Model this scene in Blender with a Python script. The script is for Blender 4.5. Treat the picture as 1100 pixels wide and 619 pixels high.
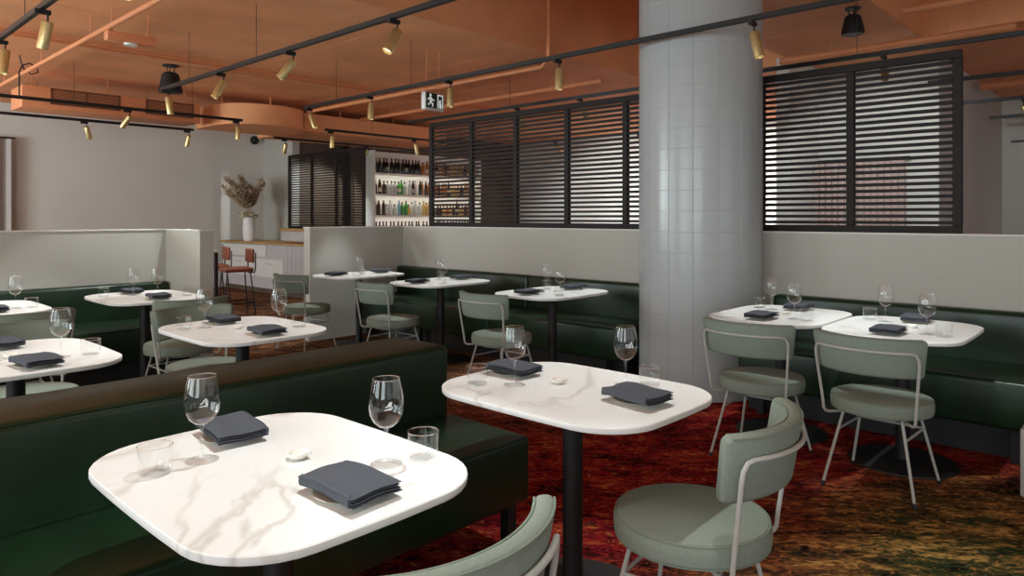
import bpy, bmesh, math, random
from mathutils import Vector, Matrix
random.seed(7)
PI = math.pi
for o in list(bpy.data.objects): bpy.data.objects.remove(o)
scn = bpy.context.scene
COL = scn.collection

# ------------------------------------------------------------------ camera
F_PX, HORIZON, CAM_H = 753.0, 233.0, 1.37
YAW = math.radians(42.9)                      # heading measured from +X towards +Y
cam = bpy.data.cameras.new('camera'); camo = bpy.data.objects.new('camera', cam); COL.objects.link(camo)
cam.sensor_width = 36.0; cam.lens = 36.0 * F_PX / 1100.0
cam.shift_y = -(309.5 - HORIZON) / 1100.0
cam.clip_start = 0.05; cam.clip_end = 100
camo.location = (0, 0, CAM_H); camo.rotation_euler = (PI/2, 0, YAW - PI/2)
scn.camera = camo

# ------------------------------------------------------------------ light and exposure
w = bpy.data.worlds.new('world'); scn.world = w; w.use_nodes = True
w.node_tree.nodes['Background'].inputs[0].default_value = (0.85, 0.92, 1.0, 1)
w.node_tree.nodes['Background'].inputs[1].default_value = 0.35
scn.view_settings.view_transform = 'Standard'; scn.view_settings.look = 'None'
scn.view_settings.gamma = 1; scn.view_settings.exposure = 0.0
scn.view_settings.use_curve_mapping = False
WINDOW_W = 98.0
SPOT_W = 100.0
K = 0.957                                     # ceiling-level layout: scaled about the eye so the middle track clears the column
def kk(p): return (p[0]*K, p[1]*K, CAM_H+(p[2]-CAM_H)*K)
def area(name, loc, rot, sx, sy, watts, colr):
    l = bpy.data.lights.new(name, 'AREA'); l.shape = 'RECTANGLE'; l.size = sx; l.size_y = sy
    l.energy = watts; l.color = colr
    o = bpy.data.objects.new(name, l); COL.objects.link(o); o.location = loc; o.rotation_euler = rot
    return o
# daylight standing in the window openings behind the camera
for k, yy in enumerate((-1.2, 2.6, 6.4, 10.2)):
    area('window_daylight', (-3.15, yy, 1.75), (0, -PI/2, 0), 1.9, 2.4, WINDOW_W*(3.0 if yy > 9 else 1.0), (0.83, 0.98, 1.0))
for k, xx in enumerate((-0.6, 3.4, 7.4)):
    area('window_daylight', (xx, -3.15, 1.75), (PI/2, 0, 0), 2.4, 1.9, WINDOW_W*.14, (0.83, 0.98, 1.0))

# ------------------------------------------------------------------ materials
def lin(c): return tuple(((v/255)/12.92 if v/255 <= .04045 else ((v/255+.055)/1.055)**2.4) for v in c)
def mat(name, colr, rough=.6, metal=0., spec=.5, coat=0., noise=0., nscale=8., bump=0., bscale=60., emit=None, estr=0., stretch=None):
    m = bpy.data.materials.new(name); m.use_nodes = True
    nt = m.node_tree; b = nt.nodes['Principled BSDF']
    b.inputs['Base Color'].default_value = (*colr, 1); b.inputs['Roughness'].default_value = rough
    b.inputs['Metallic'].default_value = metal; b.inputs['Specular IOR Level'].default_value = spec
    b.inputs['Coat Weight'].default_value = coat; b.inputs['Coat Roughness'].default_value = .15
    tc = nt.nodes.new('ShaderNodeTexCoord')
    mp = nt.nodes.new('ShaderNodeMapping'); nt.links.new(tc.outputs['Object'], mp.inputs[0])
    if stretch: mp.inputs['Scale'].default_value = stretch
    if noise > 0:
        n = nt.nodes.new('ShaderNodeTexNoise'); n.inputs['Scale'].default_value = nscale; n.inputs['Detail'].default_value = 4
        nt.links.new(mp.outputs[0], n.inputs['Vector'])
        r = nt.nodes.new('ShaderNodeValToRGB')
        r.color_ramp.elements[0].position = .3; r.color_ramp.elements[1].position = .7
        r.color_ramp.elements[0].color = (*[v*(1-noise) for v in colr], 1)
        r.color_ramp.elements[1].color = (*[min(1, v*(1+noise)) for v in colr], 1)
        nt.links.new(n.outputs['Fac'], r.inputs[0]); nt.links.new(r.outputs[0], b.inputs['Base Color'])
    if bump > 0:
        n = nt.nodes.new('ShaderNodeTexNoise'); n.inputs['Scale'].default_value = bscale; n.inputs['Detail'].default_value = 3
        nt.links.new(mp.outputs[0], n.inputs['Vector'])
        bp = nt.nodes.new('ShaderNodeBump'); bp.inputs['Strength'].default_value = bump; bp.inputs['Distance'].default_value = .01
        nt.links.new(n.outputs['Fac'], bp.inputs['Height']); nt.links.new(bp.outputs[0], b.inputs['Normal'])
    if emit:
        b.inputs['Emission Color'].default_value = (*emit, 1); b.inputs['Emission Strength'].default_value = estr
    return m
M = {}
M['orange'] = mat('orange_painted_concrete', lin((238, 166, 116)), .75, noise=.10, nscale=1.6, bump=.12, bscale=14)
M['orange_pipe'] = mat('orange_painted_metal', lin((222, 144, 98)), .5, noise=.06)
M['wall'] = mat('warm_grey_plaster', lin((180, 177, 169)), .85, noise=.03, nscale=1.2, bump=.05, bscale=30)
M['white_wall'] = mat('white_plaster', lin((214, 210, 204)), .85, noise=.03, nscale=1.2)
M['leather'] = mat('green_leather', lin((15, 40, 20)), .4, spec=.4, coat=.12, noise=.22, nscale=7, bump=.10, bscale=9)
M['sage'] = mat('sage_fabric', lin((131, 141, 130)), .9, spec=.2, noise=.06, nscale=90, bump=.25, bscale=420)
M['sage_pipe'] = mat('sage_piping', lin((124, 135, 123)), .8, spec=.2, noise=.05)
M['frame'] = mat('pale_grey_metal', lin((174, 174, 168)), .45, noise=.04, nscale=20)
M['black'] = mat('matt_black_metal', lin((18, 17, 18)), .5, noise=.1, nscale=20)
M['black_plastic'] = mat('black_plastic', lin((16, 16, 18)), .55, noise=.05)
M['track'] = mat('black_track_metal', lin((20, 20, 22)), .4, noise=.05)
M['slat'] = mat('dark_brown_timber', lin((27, 19, 17)), .6, spec=.3, noise=.2, nscale=6, stretch=(1, .15, 6))
M['brass'] = mat('brushed_brass', lin((222, 202, 146)), .38, metal=.85, noise=.06, nscale=30)
M['lens'] = mat('lit_lens', (.9, .85, .75), .3, emit=(1, .92, .8), estr=1.6)
M['tile'] = mat('glazed_pale_grey_tile', lin((172, 176, 178)), .24, spec=.5, noise=.03, nscale=3, bump=.02, bscale=6)
M['grout'] = mat('grey_grout', lin((186, 189, 191)), .8, noise=.05)
M['napkin'] = mat('charcoal_linen', lin((80, 83, 90)), .95, spec=.1, noise=.12, nscale=220, bump=.3, bscale=500)
M['ceramic'] = mat('beige_ceramic', lin((188, 182, 168)), .4, noise=.06, nscale=60)
M['salt'] = mat('white_ceramic', lin((236, 232, 224)), .35, noise=.03)
M['wood'] = mat('oak_wood', lin((176, 138, 84)), .5, noise=.2, nscale=5, stretch=(6, 1, 6))
M['bar_panel'] = mat('white_bar_panel', lin((216, 212, 208)), .5, noise=.02)
M['bar_tile'] = mat('lilac_grey_cladding', lin((186, 180, 182)), .6, noise=.05)
M['brown_leather'] = mat('tan_brown_leather', lin((134, 70, 48)), .5, noise=.15, nscale=10, bump=.1, bscale=20)
M['vase'] = mat('white_vase_ceramic', lin((228, 224, 224)), .5, noise=.03)
M['dried'] = mat('dried_grass', lin((200, 178, 154)), .95, noise=.25, nscale=30)
M['dried_dark'] = mat('dried_seed_heads', lin((156, 132, 108)), .95, noise=.25, nscale=30)
M['petal'] = mat('cream_petals', lin((238, 224, 200)), .9, noise=.08, nscale=40)
M['shelf_back'] = mat('white_shelf_board', lin((240, 238, 232)), .5, noise=.02)
M['led'] = mat('shelf_led', (1, .95, .85), .5, emit=(1, .95, .86), estr=16)
M['vent'] = mat('brown_vent_metal', lin((120, 70, 46)), .6, noise=.1)
M['curtain'] = mat('grey_curtain', lin((176, 170, 166)), .95, noise=.06, nscale=40)
M['sign_white'] = mat('white_sign_plastic', lin((232, 232, 228)), .4, noise=.02)
M['sign_dark'] = mat('dark_green_sign_face', lin((28, 52, 52)), .4, noise=.04)
M['sign_light'] = mat('lit_sign_pictogram', (.8, .85, .85), .4, emit=(.9, 1, .97), estr=.35)
M['etch'] = mat('etched_white', (.85, .85, .85), .8, noise=.02)
M['grey_tile_top'] = mat('stone_tabletop', lin((226, 222, 214)), .4, noise=.04)
M['dark_wall'] = mat('dark_brown_panelling', lin((92, 76, 62)), .6, noise=.12, nscale=3)
def bottle_mat(name, c, rough=.12): return mat(name, lin(c), rough, spec=.6, noise=.05, nscale=20)
BM = {'dark wine': bottle_mat('dark_wine_glass', (22, 24, 20)), 'amber': bottle_mat('amber_glass', (176, 108, 40)),
      'green': bottle_mat('green_glass', (70, 150, 58)), 'clear': bottle_mat('clear_spirit_glass', (196, 200, 196)),
      'brown': bottle_mat('brown_glass', (72, 44, 30)), 'blue': bottle_mat('pale_blue_glass', (128, 178, 190)),
      'gold': bottle_mat('golden_glass', (206, 172, 96))}
M['cap'] = mat('bottle_cap', lin((40, 36, 34)), .4, noise=.05)
M['label'] = mat('bottle_label', lin((214, 204, 184)), .8, noise=.05)

def glass_material(name, base, edge, power):
    m = bpy.data.materials.new(name); m.use_nodes = True; nt = m.node_tree
    for n in list(nt.nodes): nt.nodes.remove(n)
    out = nt.nodes.new('ShaderNodeOutputMaterial'); mix = nt.nodes.new('ShaderNodeMixShader')
    tr = nt.nodes.new('ShaderNodeBsdfTransparent'); tr.inputs[0].default_value = (.975, .98, .978, 1)
    gl = nt.nodes.new('ShaderNodeBsdfGlossy'); gl.inputs['Roughness'].default_value = .02; gl.inputs[0].default_value = (1, 1, 1, 1)
    fc = nt.nodes.new('ShaderNodeLayerWeight'); fc.inputs['Blend'].default_value = .5
    pw = nt.nodes.new('ShaderNodeMath'); pw.operation = 'POWER'; pw.inputs[1].default_value = power; nt.links.new(fc.outputs['Facing'], pw.inputs[0])
    lw = nt.nodes.new('ShaderNodeMath'); lw.operation = 'MULTIPLY_ADD'; lw.inputs[1].default_value = edge; lw.inputs[2].default_value = base; nt.links.new(pw.outputs[0], lw.inputs[0])
    nt.links.new(lw.outputs[0], mix.inputs[0]); nt.links.new(tr.outputs[0], mix.inputs[1]); nt.links.new(gl.outputs[0], mix.inputs[2])
    nt.links.new(mix.outputs[0], out.inputs[0]); return m
M['glass'] = glass_material('thin_clear_glass', .05, .9, 3.4)
M['glass_foot'] = glass_material('foot_clear_glass', .05, .6, 4.0)
M['glass_thick'] = glass_material('thick_clear_glass', .2, .8, 1.8)

def marble_material():
    m = mat('white_veined_marble', (.78, .77, .75), .34, spec=.45); nt = m.node_tree; b = nt.nodes['Principled BSDF']
    tc = nt.nodes.new('ShaderNodeTexCoord'); oi = nt.nodes.new('ShaderNodeObjectInfo')
    mul = nt.nodes.new('ShaderNodeMath'); mul.operation = 'MULTIPLY'; mul.inputs[1].default_value = 23.0
    nt.links.new(oi.outputs['Random'], mul.inputs[0])
    add = nt.nodes.new('ShaderNodeVectorMath'); add.operation = 'ADD'
    nt.links.new(tc.outputs['Object'], add.inputs[0]); nt.links.new(mul.outputs[0], add.inputs[1])
    def vein(scale, width, dist):
        n = nt.nodes.new('ShaderNodeTexNoise'); n.inputs['Scale'].default_value = scale; n.inputs['Detail'].default_value = 5
        n.inputs['Distortion'].default_value = dist; nt.links.new(add.outputs[0], n.inputs['Vector'])
        s = nt.nodes.new('ShaderNodeMath'); s.operation = 'SUBTRACT'; s.inputs[1].default_value = .5; nt.links.new(n.outputs['Fac'], s.inputs[0])
        a = nt.nodes.new('ShaderNodeMath'); a.operation = 'ABSOLUTE'; nt.links.new(s.outputs[0], a.inputs[0])
        r = nt.nodes.new('ShaderNodeMapRange'); r.inputs['From Min'].default_value = 0; r.inputs['From Max'].default_value = width
        r.inputs['To Min'].default_value = 1; r.inputs['To Max'].default_value = 0; nt.links.new(a.outputs[0], r.inputs['Value'])
        return r.outputs[0]
    v1 = vein(1.1, .022, 1.1); v2 = vein(2.6, .010, 1.6)
    n3 = nt.nodes.new('ShaderNodeTexNoise'); n3.inputs['Scale'].default_value = 2.3; nt.links.new(add.outputs[0], n3.inputs['Vector'])
    r3 = nt.nodes.new('ShaderNodeMapRange'); r3.inputs['From Min'].default_value = .42; r3.inputs['From Max'].default_value = .6
    nt.links.new(n3.outputs['Fac'], r3.inputs['Value'])
    m2 = nt.nodes.new('ShaderNodeMath'); m2.operation = 'MULTIPLY'; nt.links.new(v1, m2.inputs[0]); nt.links.new(r3.outputs[0], m2.inputs[1])
    m3 = nt.nodes.new('ShaderNodeMath'); m3.operation = 'MULTIPLY'; nt.links.new(v2, m3.inputs[0]); m3.inputs[1].default_value = .22
    mx = nt.nodes.new('ShaderNodeMath'); mx.operation = 'MAXIMUM'; nt.links.new(m2.outputs[0], mx.inputs[0]); nt.links.new(m3.outputs[0], mx.inputs[1])
    cr = nt.nodes.new('ShaderNodeValToRGB'); cr.color_ramp.elements[0].color = (.79, .79, .775, 1); cr.color_ramp.elements[1].color = (.60, .58, .54, 1)
    nt.links.new(mx.outputs[0], cr.inputs[0]); nt.links.new(cr.outputs[0], b.inputs['Base Color']); return m
M['marble'] = marble_material()

def carpet_material():
    m = mat('patterned_carpet', (.1, .02, .02), 1., spec=.05); nt = m.node_tree; b = nt.nodes['Principled BSDF']
    tc = nt.nodes.new('ShaderNodeTexCoord')
    m0 = nt.nodes.new('ShaderNodeMapping'); m0.inputs['Rotation'].default_value = (0, 0, math.radians(54)); nt.links.new(tc.outputs['Object'], m0.inputs[0])
    mp = nt.nodes.new('ShaderNodeMapping'); mp.inputs['Scale'].default_value = (1.0, 2.6, 1); nt.links.new(m0.outputs[0], mp.inputs[0])
    def noise(vec, scale, det=4, dist=0.):
        n = nt.nodes.new('ShaderNodeTexNoise'); n.inputs['Scale'].default_value = scale; n.inputs['Detail'].default_value = det
        n.inputs['Roughness'].default_value = .66; n.inputs['Distortion'].default_value = dist; nt.links.new(vec, n.inputs['Vector']); return n.outputs['Fac']
    def ramp(fac, stops):
        r = nt.nodes.new('ShaderNodeValToRGB'); e = r.color_ramp.elements
        while len(e) < len(stops): e.new(.5)
        for i, (p, c) in enumerate(stops): e[i].position = p; e[i].color = (*c, 1)
        nt.links.new(fac, r.inputs[0]); return r.outputs[0]
    def mixc(f, a, c):
        x = nt.nodes.new('ShaderNodeMix'); x.data_type = 'RGBA'
        nt.links.new(f, x.inputs[0]); nt.links.new(a, x.inputs[6]); nt.links.new(c, x.inputs[7]); return x.outputs[2]
    st0 = noise(mp.outputs[0], 15.0, 7, 1.2); lg = noise(mp.outputs[0], 2.6, 5, .5)
    sa = nt.nodes.new('ShaderNodeMath'); sa.operation = 'MULTIPLY_ADD'; sa.inputs[1].default_value = .62; nt.links.new(lg, sa.inputs[0])
    sb = nt.nodes.new('ShaderNodeMath'); sb.operation = 'MULTIPLY'; sb.inputs[1].default_value = .75; nt.links.new(st0, sb.inputs[0]); nt.links.new(sb.outputs[0], sa.inputs[2])
    sc = nt.nodes.new('ShaderNodeMath'); sc.operation = 'SUBTRACT'; sc.inputs[1].default_value = .185; nt.links.new(sa.outputs[0], sc.inputs[0]); sd = nt.nodes.new('ShaderNodeMath'); sd.operation = 'MULTIPLY_ADD'; sd.inputs[1].default_value = 1.5; sd.inputs[2].default_value = -.25; nt.links.new(sc.outputs[0], sd.inputs[0]); st = sd.outputs[0]
    reds = ramp(st, [(.34, lin((26, 8, 10))), (.45, lin((104, 18, 28))), (.56, lin((142, 30, 32))), (.66, lin((150, 62, 36))), (.74, lin((186, 116, 62)))])
    greens = ramp(st, [(.30, lin((18, 22, 16))), (.44, lin((48, 60, 36))), (.53, lin((84, 72, 40))), (.61, lin((144, 112, 58))), (.72, lin((186, 154, 90)))])
    browns = ramp(st, [(.33, lin((50, 36, 28))), (.48, lin((98, 70, 52))), (.60, lin((132, 94, 66))), (.72, lin((158, 120, 88)))])
    # patches: ochre and green drift in front of the right-hand chairs, brown towards the bar
    sp = nt.nodes.new('ShaderNodeSeparateXYZ'); nt.links.new(tc.outputs['Object'], sp.inputs[0])
    def blob(cx, cy, r0, r1, amp):
        d = nt.nodes.new('ShaderNodeVectorMath'); d.operation = 'DISTANCE'; d.inputs[1].default_value = (cx, cy, 0)
        nt.links.new(tc.outputs['Object'], d.inputs[0])
        big = noise(tc.outputs['Object'], 1.8, 5)
        s = nt.nodes.new('ShaderNodeMath'); s.operation = 'MULTIPLY_ADD'; s.inputs[1].default_value = amp
        nt.links.new(big, s.inputs[0]); nt.links.new(d.outputs['Value'], s.inputs[2])
        r = nt.nodes.new('ShaderNodeMapRange'); r.inputs['From Min'].default_value = r0; r.inputs['From Max'].default_value = r1
        r.inputs['To Min'].default_value = 1; r.inputs['To Max'].default_value = 0; nt.links.new(s.outputs[0], r.inputs['Value']); return r.outputs[0]
    c = mixc(blob(3.1, -.1, 1.7, 2.7, 1.6), reds, greens)
    c = mixc(blob(3.4, 8.6, 4.6, 6.8, 1.2), c, browns)
    def mask(fac, lo, hi):
        r = nt.nodes.new('ShaderNodeMapRange'); r.inputs['From Min'].default_value = lo; r.inputs['From Max'].default_value = hi; nt.links.new(fac, r.inputs['Value']); return r.outputs[0]
    def rgb(col_):
        q = nt.nodes.new('ShaderNodeRGB'); q.outputs[0].default_value = (*col_, 1); return q.outputs[0]
    c = mixc(mask(noise(mp.outputs[0], 9.0, 6, 1.4), .57, .64), c, rgb(lin((30, 14, 14))))
    c = mixc(mask(noise(m0.outputs[0], 30.0, 6, .8), .60, .66), c, rgb(lin((164, 108, 56))))
    c = mixc(mask(noise(m0.outputs[0], 24.0, 5, 1.6), .62, .68), c, rgb(lin((60, 58, 38))))
    nt.links.new(c, b.inputs['Base Color'])
    f = noise(tc.outputs['Object'], 260, 2)
    bp = nt.nodes.new('ShaderNodeBump'); bp.inputs['Strength'].default_value = .5; bp.inputs['Distance'].default_value = .006
    nt.links.new(f, bp.inputs['Height']); nt.links.new(bp.outputs[0], b.inputs['Normal'])
    return m
M['carpet'] = carpet_material()

# ------------------------------------------------------------------ mesh helpers
class MB:
    def __init__(s): s.v = []; s.f = []
    def add(s, vs, fs):
        o = len(s.v); s.v += [tuple(v) for v in vs]; s.f += [tuple(i+o for i in f) for f in fs]; return s
    def box(s, x0, x1, y0, y1, z0, z1):
        return s.add([(x0,y0,z0),(x1,y0,z0),(x1,y1,z0),(x0,y1,z0),(x0,y0,z1),(x1,y0,z1),(x1,y1,z1),(x0,y1,z1)],
                     [(0,3,2,1),(4,5,6,7),(0,1,5,4),(1,2,6,5),(2,3,7,6),(3,0,4,7)])
    def rbox(s, x0, x1, y0, y1, z0, z1, r, seg=2):
        bm = bmesh.new(); bmesh.ops.create_cube(bm, size=1)
        bmesh.ops.scale(bm, vec=(x1-x0, y1-y0, z1-z0), verts=bm.verts)
        bmesh.ops.translate(bm, vec=((x0+x1)/2, (y0+y1)/2, (z0+z1)/2), verts=bm.verts)
        bmesh.ops.bevel(bm, geom=list(bm.edges), offset=r, segments=seg, profile=.5, affect='EDGES')
        bm.verts.index_update(); s.add([v.co for v in bm.verts], [[v.index for v in f.verts] for f in bm.faces]); bm.free(); return s
    def tube(s, pts, r, n=8, closed=False):
        pts = [Vector(p) for p in pts]; N = len(pts); rings = []; up = None
        for i, p in enumerate(pts):
            if closed: t = pts[(i+1) % N] - pts[i-1]
            else: t = pts[min(i+1, N-1)] - pts[max(i-1, 0)]
            t.normalize()
            if up is None:
                up = Vector((0, 0, 1)) if abs(t.z) < .9 else Vector((1, 0, 0))
            a = (up - t*up.dot(t)); a.normalize(); b = t.cross(a); up = a
            rr = r[i] if isinstance(r, (list, tuple)) else r
            rings.append([p + a*math.cos(2*PI*k/n)*rr + b*math.sin(2*PI*k/n)*rr for k in range(n)])
        vs = [v for R in rings for v in R]; fs = []
        for i in range(N if closed else N-1):
            j = (i+1) % N
            for k in range(n): fs.append((i*n+k, i*n+(k+1) % n, j*n+(k+1) % n, j*n+k))
        if not closed: fs.append(tuple(reversed(range(n)))); fs.append(tuple((N-1)*n+k for k in range(n)))
        return s.add(vs, fs)
    def lathe(s, prof, n=24, c=(0, 0, 0), cap0=True, cap1=True):
        vs = []; fs = []; m = len(prof)
        for (r, z) in prof:
            for k in range(n): vs.append((c[0]+r*math.cos(2*PI*k/n), c[1]+r*math.sin(2*PI*k/n), c[2]+z))
        for i in range(m-1):
            for k in range(n): fs.append((i*n+k, i*n+(k+1) % n, (i+1)*n+(k+1) % n, (i+1)*n+k))
        if cap0: fs.append(tuple(reversed(range(n))))
        if cap1: fs.append(tuple((m-1)*n+k for k in range(n)))
        return s.add(vs, fs)
    def prism(s, poly, z0, z1):
        n = len(poly)
        vs = [(x, y, z0) for x, y in poly] + [(x, y, z1) for x, y in poly]
        fs = [tuple(reversed(range(n))), tuple(range(n, 2*n))] + [(k, (k+1) % n, n+(k+1) % n, n+k) for k in range(n)]
        return s.add(vs, fs)
    def xf(s, mtx):
        s.v = [tuple(mtx @ Vector(v)) for v in s.v]; return s
    def mesh(s, name, m, smooth=True, ang=35):
        me = bpy.data.meshes.new(name); me.from_pydata(s.v, [], s.f); me.validate()
        bm = bmesh.new(); bm.from_mesh(me); bmesh.ops.recalc_face_normals(bm, faces=bm.faces); bm.to_mesh(me); bm.free()
        if smooth:
            me.polygons.foreach_set('use_smooth', [True]*len(me.polygons)); me.set_sharp_from_angle(angle=math.radians(ang))
        me.materials.append(m); me.update(); return me
    def build(s, name, m, parent=None, loc=(0, 0, 0), smooth=True, ang=35):
        return link(name, s.mesh(name, m, smooth, ang), parent, loc)
def link(name, me, parent=None, loc=(0, 0, 0)):
    o = bpy.data.objects.new(name, me); COL.objects.link(o); o.location = loc
    if parent: o.parent = parent
    return o
def tag(o, label, cat, group=None):
    o['label'] = label; o['category'] = cat
    if group: o['group'] = group
    return o
def thing(name, label, cat, loc=(0, 0, 0), rz=0., group=None):
    o = bpy.data.objects.new(name, None); COL.objects.link(o); o.empty_display_size = .1
    o.location = loc; o.rotation_euler = (0, 0, rz); return tag(o, label, cat, group)
def struct(o): o['kind'] = 'structure'; return o
def copy_tree(o, parent=None):
    c = o.copy(); COL.objects.link(c); c.parent = parent
    for ch in list(o.children): copy_tree(ch, c)
    return c
def place(proto, used, loc, rz, label):
    o = proto if not used else copy_tree(proto)
    o.location = loc; o.rotation_euler = (0, 0, rz); o['label'] = label; return o

# ------------------------------------------------------------------ structure
CEIL = CAM_H + 1.9*K
XB, YB = 13.6*K, 13.5
struct(MB().box(-3.3, XB+.2, -3.3, YB+.2, -.1, 0).build('floor', M['carpet'], smooth=False))
struct(MB().box(-3.3, XB+.2, YB, YB+.15, 0, CEIL+.1).build('wall_left', M['white_wall'], smooth=False))
struct(MB().box(XB, XB+.15, -3.3, YB+.2, 0, CEIL+.1).build('wall_back', M['white_wall'], smooth=False))
# window walls behind the camera
b = MB(); b.box(-3.35, -3.2, -3.3, YB, 0, .75); b.box(-3.35, -3.2, -3.3, YB, 2.75, CEIL+.1)
for y0, y1 in ((-3.3, -2.5), (.1, 1.3), (3.9, 5.1), (7.7, 8.9), (11.5, 13.5)): b.box(-3.35, -3.2, y0, y1, .75, 2.75)
struct(b.build('wall_window_side', M['white_wall'], smooth=False))
b = MB(); b.box(-3.3, XB, -3.35, -3.2, 0, .75); b.box(-3.3, XB, -3.35, -3.2, 2.75, CEIL+.1)
for x0, x1 in ((-3.3, -1.9), (.7, 2.1), (4.7, 6.1), (8.7, XB)): b.box(x0, x1, -3.35, -3.2, .75, 2.75)
struct(b.build('wall_near', M['white_wall'], smooth=False))
# ceiling slab with two deep bays between the downstands, then board panels with open joints
H1 = (2.4*K, 8.7*K, 3.3*K, 5.2*K); H2 = (5.9*K, 8.4*K, -2.0*K, 1.88*K)
def in_hole(x, y): return any(h[0] < x < h[1] and h[2] < y < h[3] for h in (H1, H2))
xs = sorted({-3.3, XB+.2, H1[0], H1[1], H2[0], H2[1]}); ys = sorted({-3.3, YB+.2, H1[2], H1[3], H2[2], H2[3]})
b = MB()
for i in range(len(xs)-1):
    for j in range(len(ys)-1):
        if not in_hole((xs[i]+xs[i+1])/2, (ys[j]+ys[j+1])/2): b.box(xs[i], xs[i+1], ys[j], ys[j+1], CEIL+.012, CEIL+.2)
for h, top in ((H1, 4.55), (H2, 3.75)):
    x0, x1, y0, y1 = h
    b.box(x0-.1, x0, y0-.1, y1+.1, CEIL+.2, top); b.box(x1, x1+.1, y0-.1, y1+.1, CEIL+.2, top)
    b.box(x0, x1, y0-.1, y0, CEIL+.2, top); b.box(x0, x1, y1, y1+.1, CEIL+.2, top); b.box(x0-.1, x1+.1, y0-.1, y1+.1, top, top+.1)
ceiling = struct(b.build('ceiling', M['orange'], smooth=False))
gx = [-3.2, -.9, 1.2, H1[0], 4.15, H2[0], 7.0, H1[1], 10.2, 11.6, XB]
gy = [-3.2, -2.0*K, .0, H2[3], H1[2], H1[3], 6.95, 8.7, 10.45, 12.1, YB]
for i in range(len(gx)-1):
    for j in range(len(gy)-1):
        x0, x1, y0, y1 = gx[i], gx[i+1], gy[j], gy[j+1]
        if in_hole((x0+x1)/2, (y0+y1)/2): continue
        if x0 < H2[1] < x1 and y1 <= H2[3]: x0 = H2[1]
        MB().box(x0+.005, x1-.005, y0+.005, y1-.005, CEIL, CEIL+.012).build('ceiling_panel', M['orange'], ceiling, smooth=False)

# low partition walls around the seating
WT = 1.245
struct(MB().box(5.42, 5.54, -1.2, 6.99, 0, WT).build('wall_partition_back', M['wall'], smooth=False))
struct(MB().box(4.13, 5.42, 6.87, 6.99, 0, WT).build('wall_partition_end', M['wall'], smooth=False))
b = MB(); b.box(-3.0, 2.73, 6.87, 6.99, 0, WT); b.box(2.61, 2.73, 6.12, 6.87, 0, WT)
struct(b.build('wall_partition_left', M['wall'], smooth=False))
b = MB()
for (x0, x1, y0, y1) in ((5.41, 5.55, -1.2, 7.0),): b.box(x0, x1, y0, y1, WT, WT+.012)
struct(b.build('trim_1', M['white_wall'], smooth=False))
struct(MB().box(4.12, 5.41, 6.86, 7.0, WT, WT+.012).build('trim_2', M['white_wall'], smooth=False))
b = MB(); b.box(-3.0, 2.6, 6.86, 7.0, WT, WT+.012); b.box(2.6, 2.74, 6.11, 7.0, WT, WT+.012)
struct(b.build('trim_3', M['white_wall'], smooth=False))
# walls of the room beyond the screens
struct(MB().box(8.33*K, XB, 3.25*K, 3.25*K+.15, 0, CEIL).build('wall_far_alcove', M['white_wall'], smooth=False))
struct(MB().box(9.3*K, XB, 1.9*K, 1.9*K+.15, 0, CEIL).box(9.3*K, 9.3*K+.15, 1.9*K+.15, 3.25*K, 0, CEIL).build('wall_far_return', M['white_wall'], smooth=False))
struct(MB().box(8.2, XB, 11.95, 12.1, 0, CEIL).box(7.2, 8.2, 12.38, 12.5, 0, CEIL).build('wall_bar_back', M['dark_wall'], smooth=False))
b = MB(); b.box(7.05, 7.2, 12.36, YB, 0, CEIL)
struct(b.build('wall_bar_pier', M['wall'], smooth=False))

# orange bulkhead with a rounded nose above the bar, and the boxed duct with grilles
poly = [(4.83, 11.5), (4.83, 10.75)]
for k in range(13):
    a = PI + PI*k/12; poly.append((5.55+.68*math.cos(a), 10.65+.5*math.sin(a)))
poly += [(6.35, 10.75), (6.35, 11.5)]
struct(MB().prism(poly, 2.735, CEIL-.15).xf(Matrix.Diagonal((K, K, 1, 1))).build('ceiling_bulkhead', M['orange'], ceiling, smooth=True, ang=30))
struct(MB().box(6.36*K, 9.6*K, 10.75*K, 12.4*K, 2.775, CEIL-.12).build('ceiling_bulkhead', M['orange'], ceiling, smooth=False))
hb = MB()
for x, y in ((5.0, 10.9), (5.55, 10.4), (6.1, 10.9), (7.2, 10.95), (8.4, 10.95), (9.4, 10.95), (7.2, 11.8), (9.4, 11.8)): hb.tube([(x*K, y*K, CEIL-.16), (x*K, y*K, CEIL)], .012, 6)
hb.build('bulkhead_hanger', M['orange_pipe'], ceiling)
duct = thing('air_duct', 'long orange boxed air duct with two brown grilles below the ceiling', 'duct', kk((3.42, 10.65, 2.78)))
MB().rbox(-1.08, 1.08, 0, .55, 0, .27, .01).build('casing', M['orange_pipe'], duct)
for x0, x1 in ((-.78, .02), (.34, .98)):
    g = MB(); g.box(x0, x1, -.012, 0, .06, .085); g.box(x0, x1, -.012, 0, .235, .26); g.box(x0, x0+.02, -.012, 0, .06, .26); g.box(x1-.02, x1, -.012, 0, .06, .26); g.box((x0+x1)/2-.008, (x0+x1)/2+.008, -.012, 0, .06, .26)
    go = g.build('grille', M['vent'], duct, smooth=False)
    for k in range(8): MB().box(x0+.02, x1-.02, -.01, -.002, .09+k*.018, .099+k*.018).build('blade', M['vent'], go, smooth=False)
g = MB()
for x in (-.95, -.1, .9): g.tube([(x, .1, .28), (x, .1, CEIL-duct.location.z)], .008, 6)
g.build('hanger', M['orange_pipe'], duct)

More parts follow.
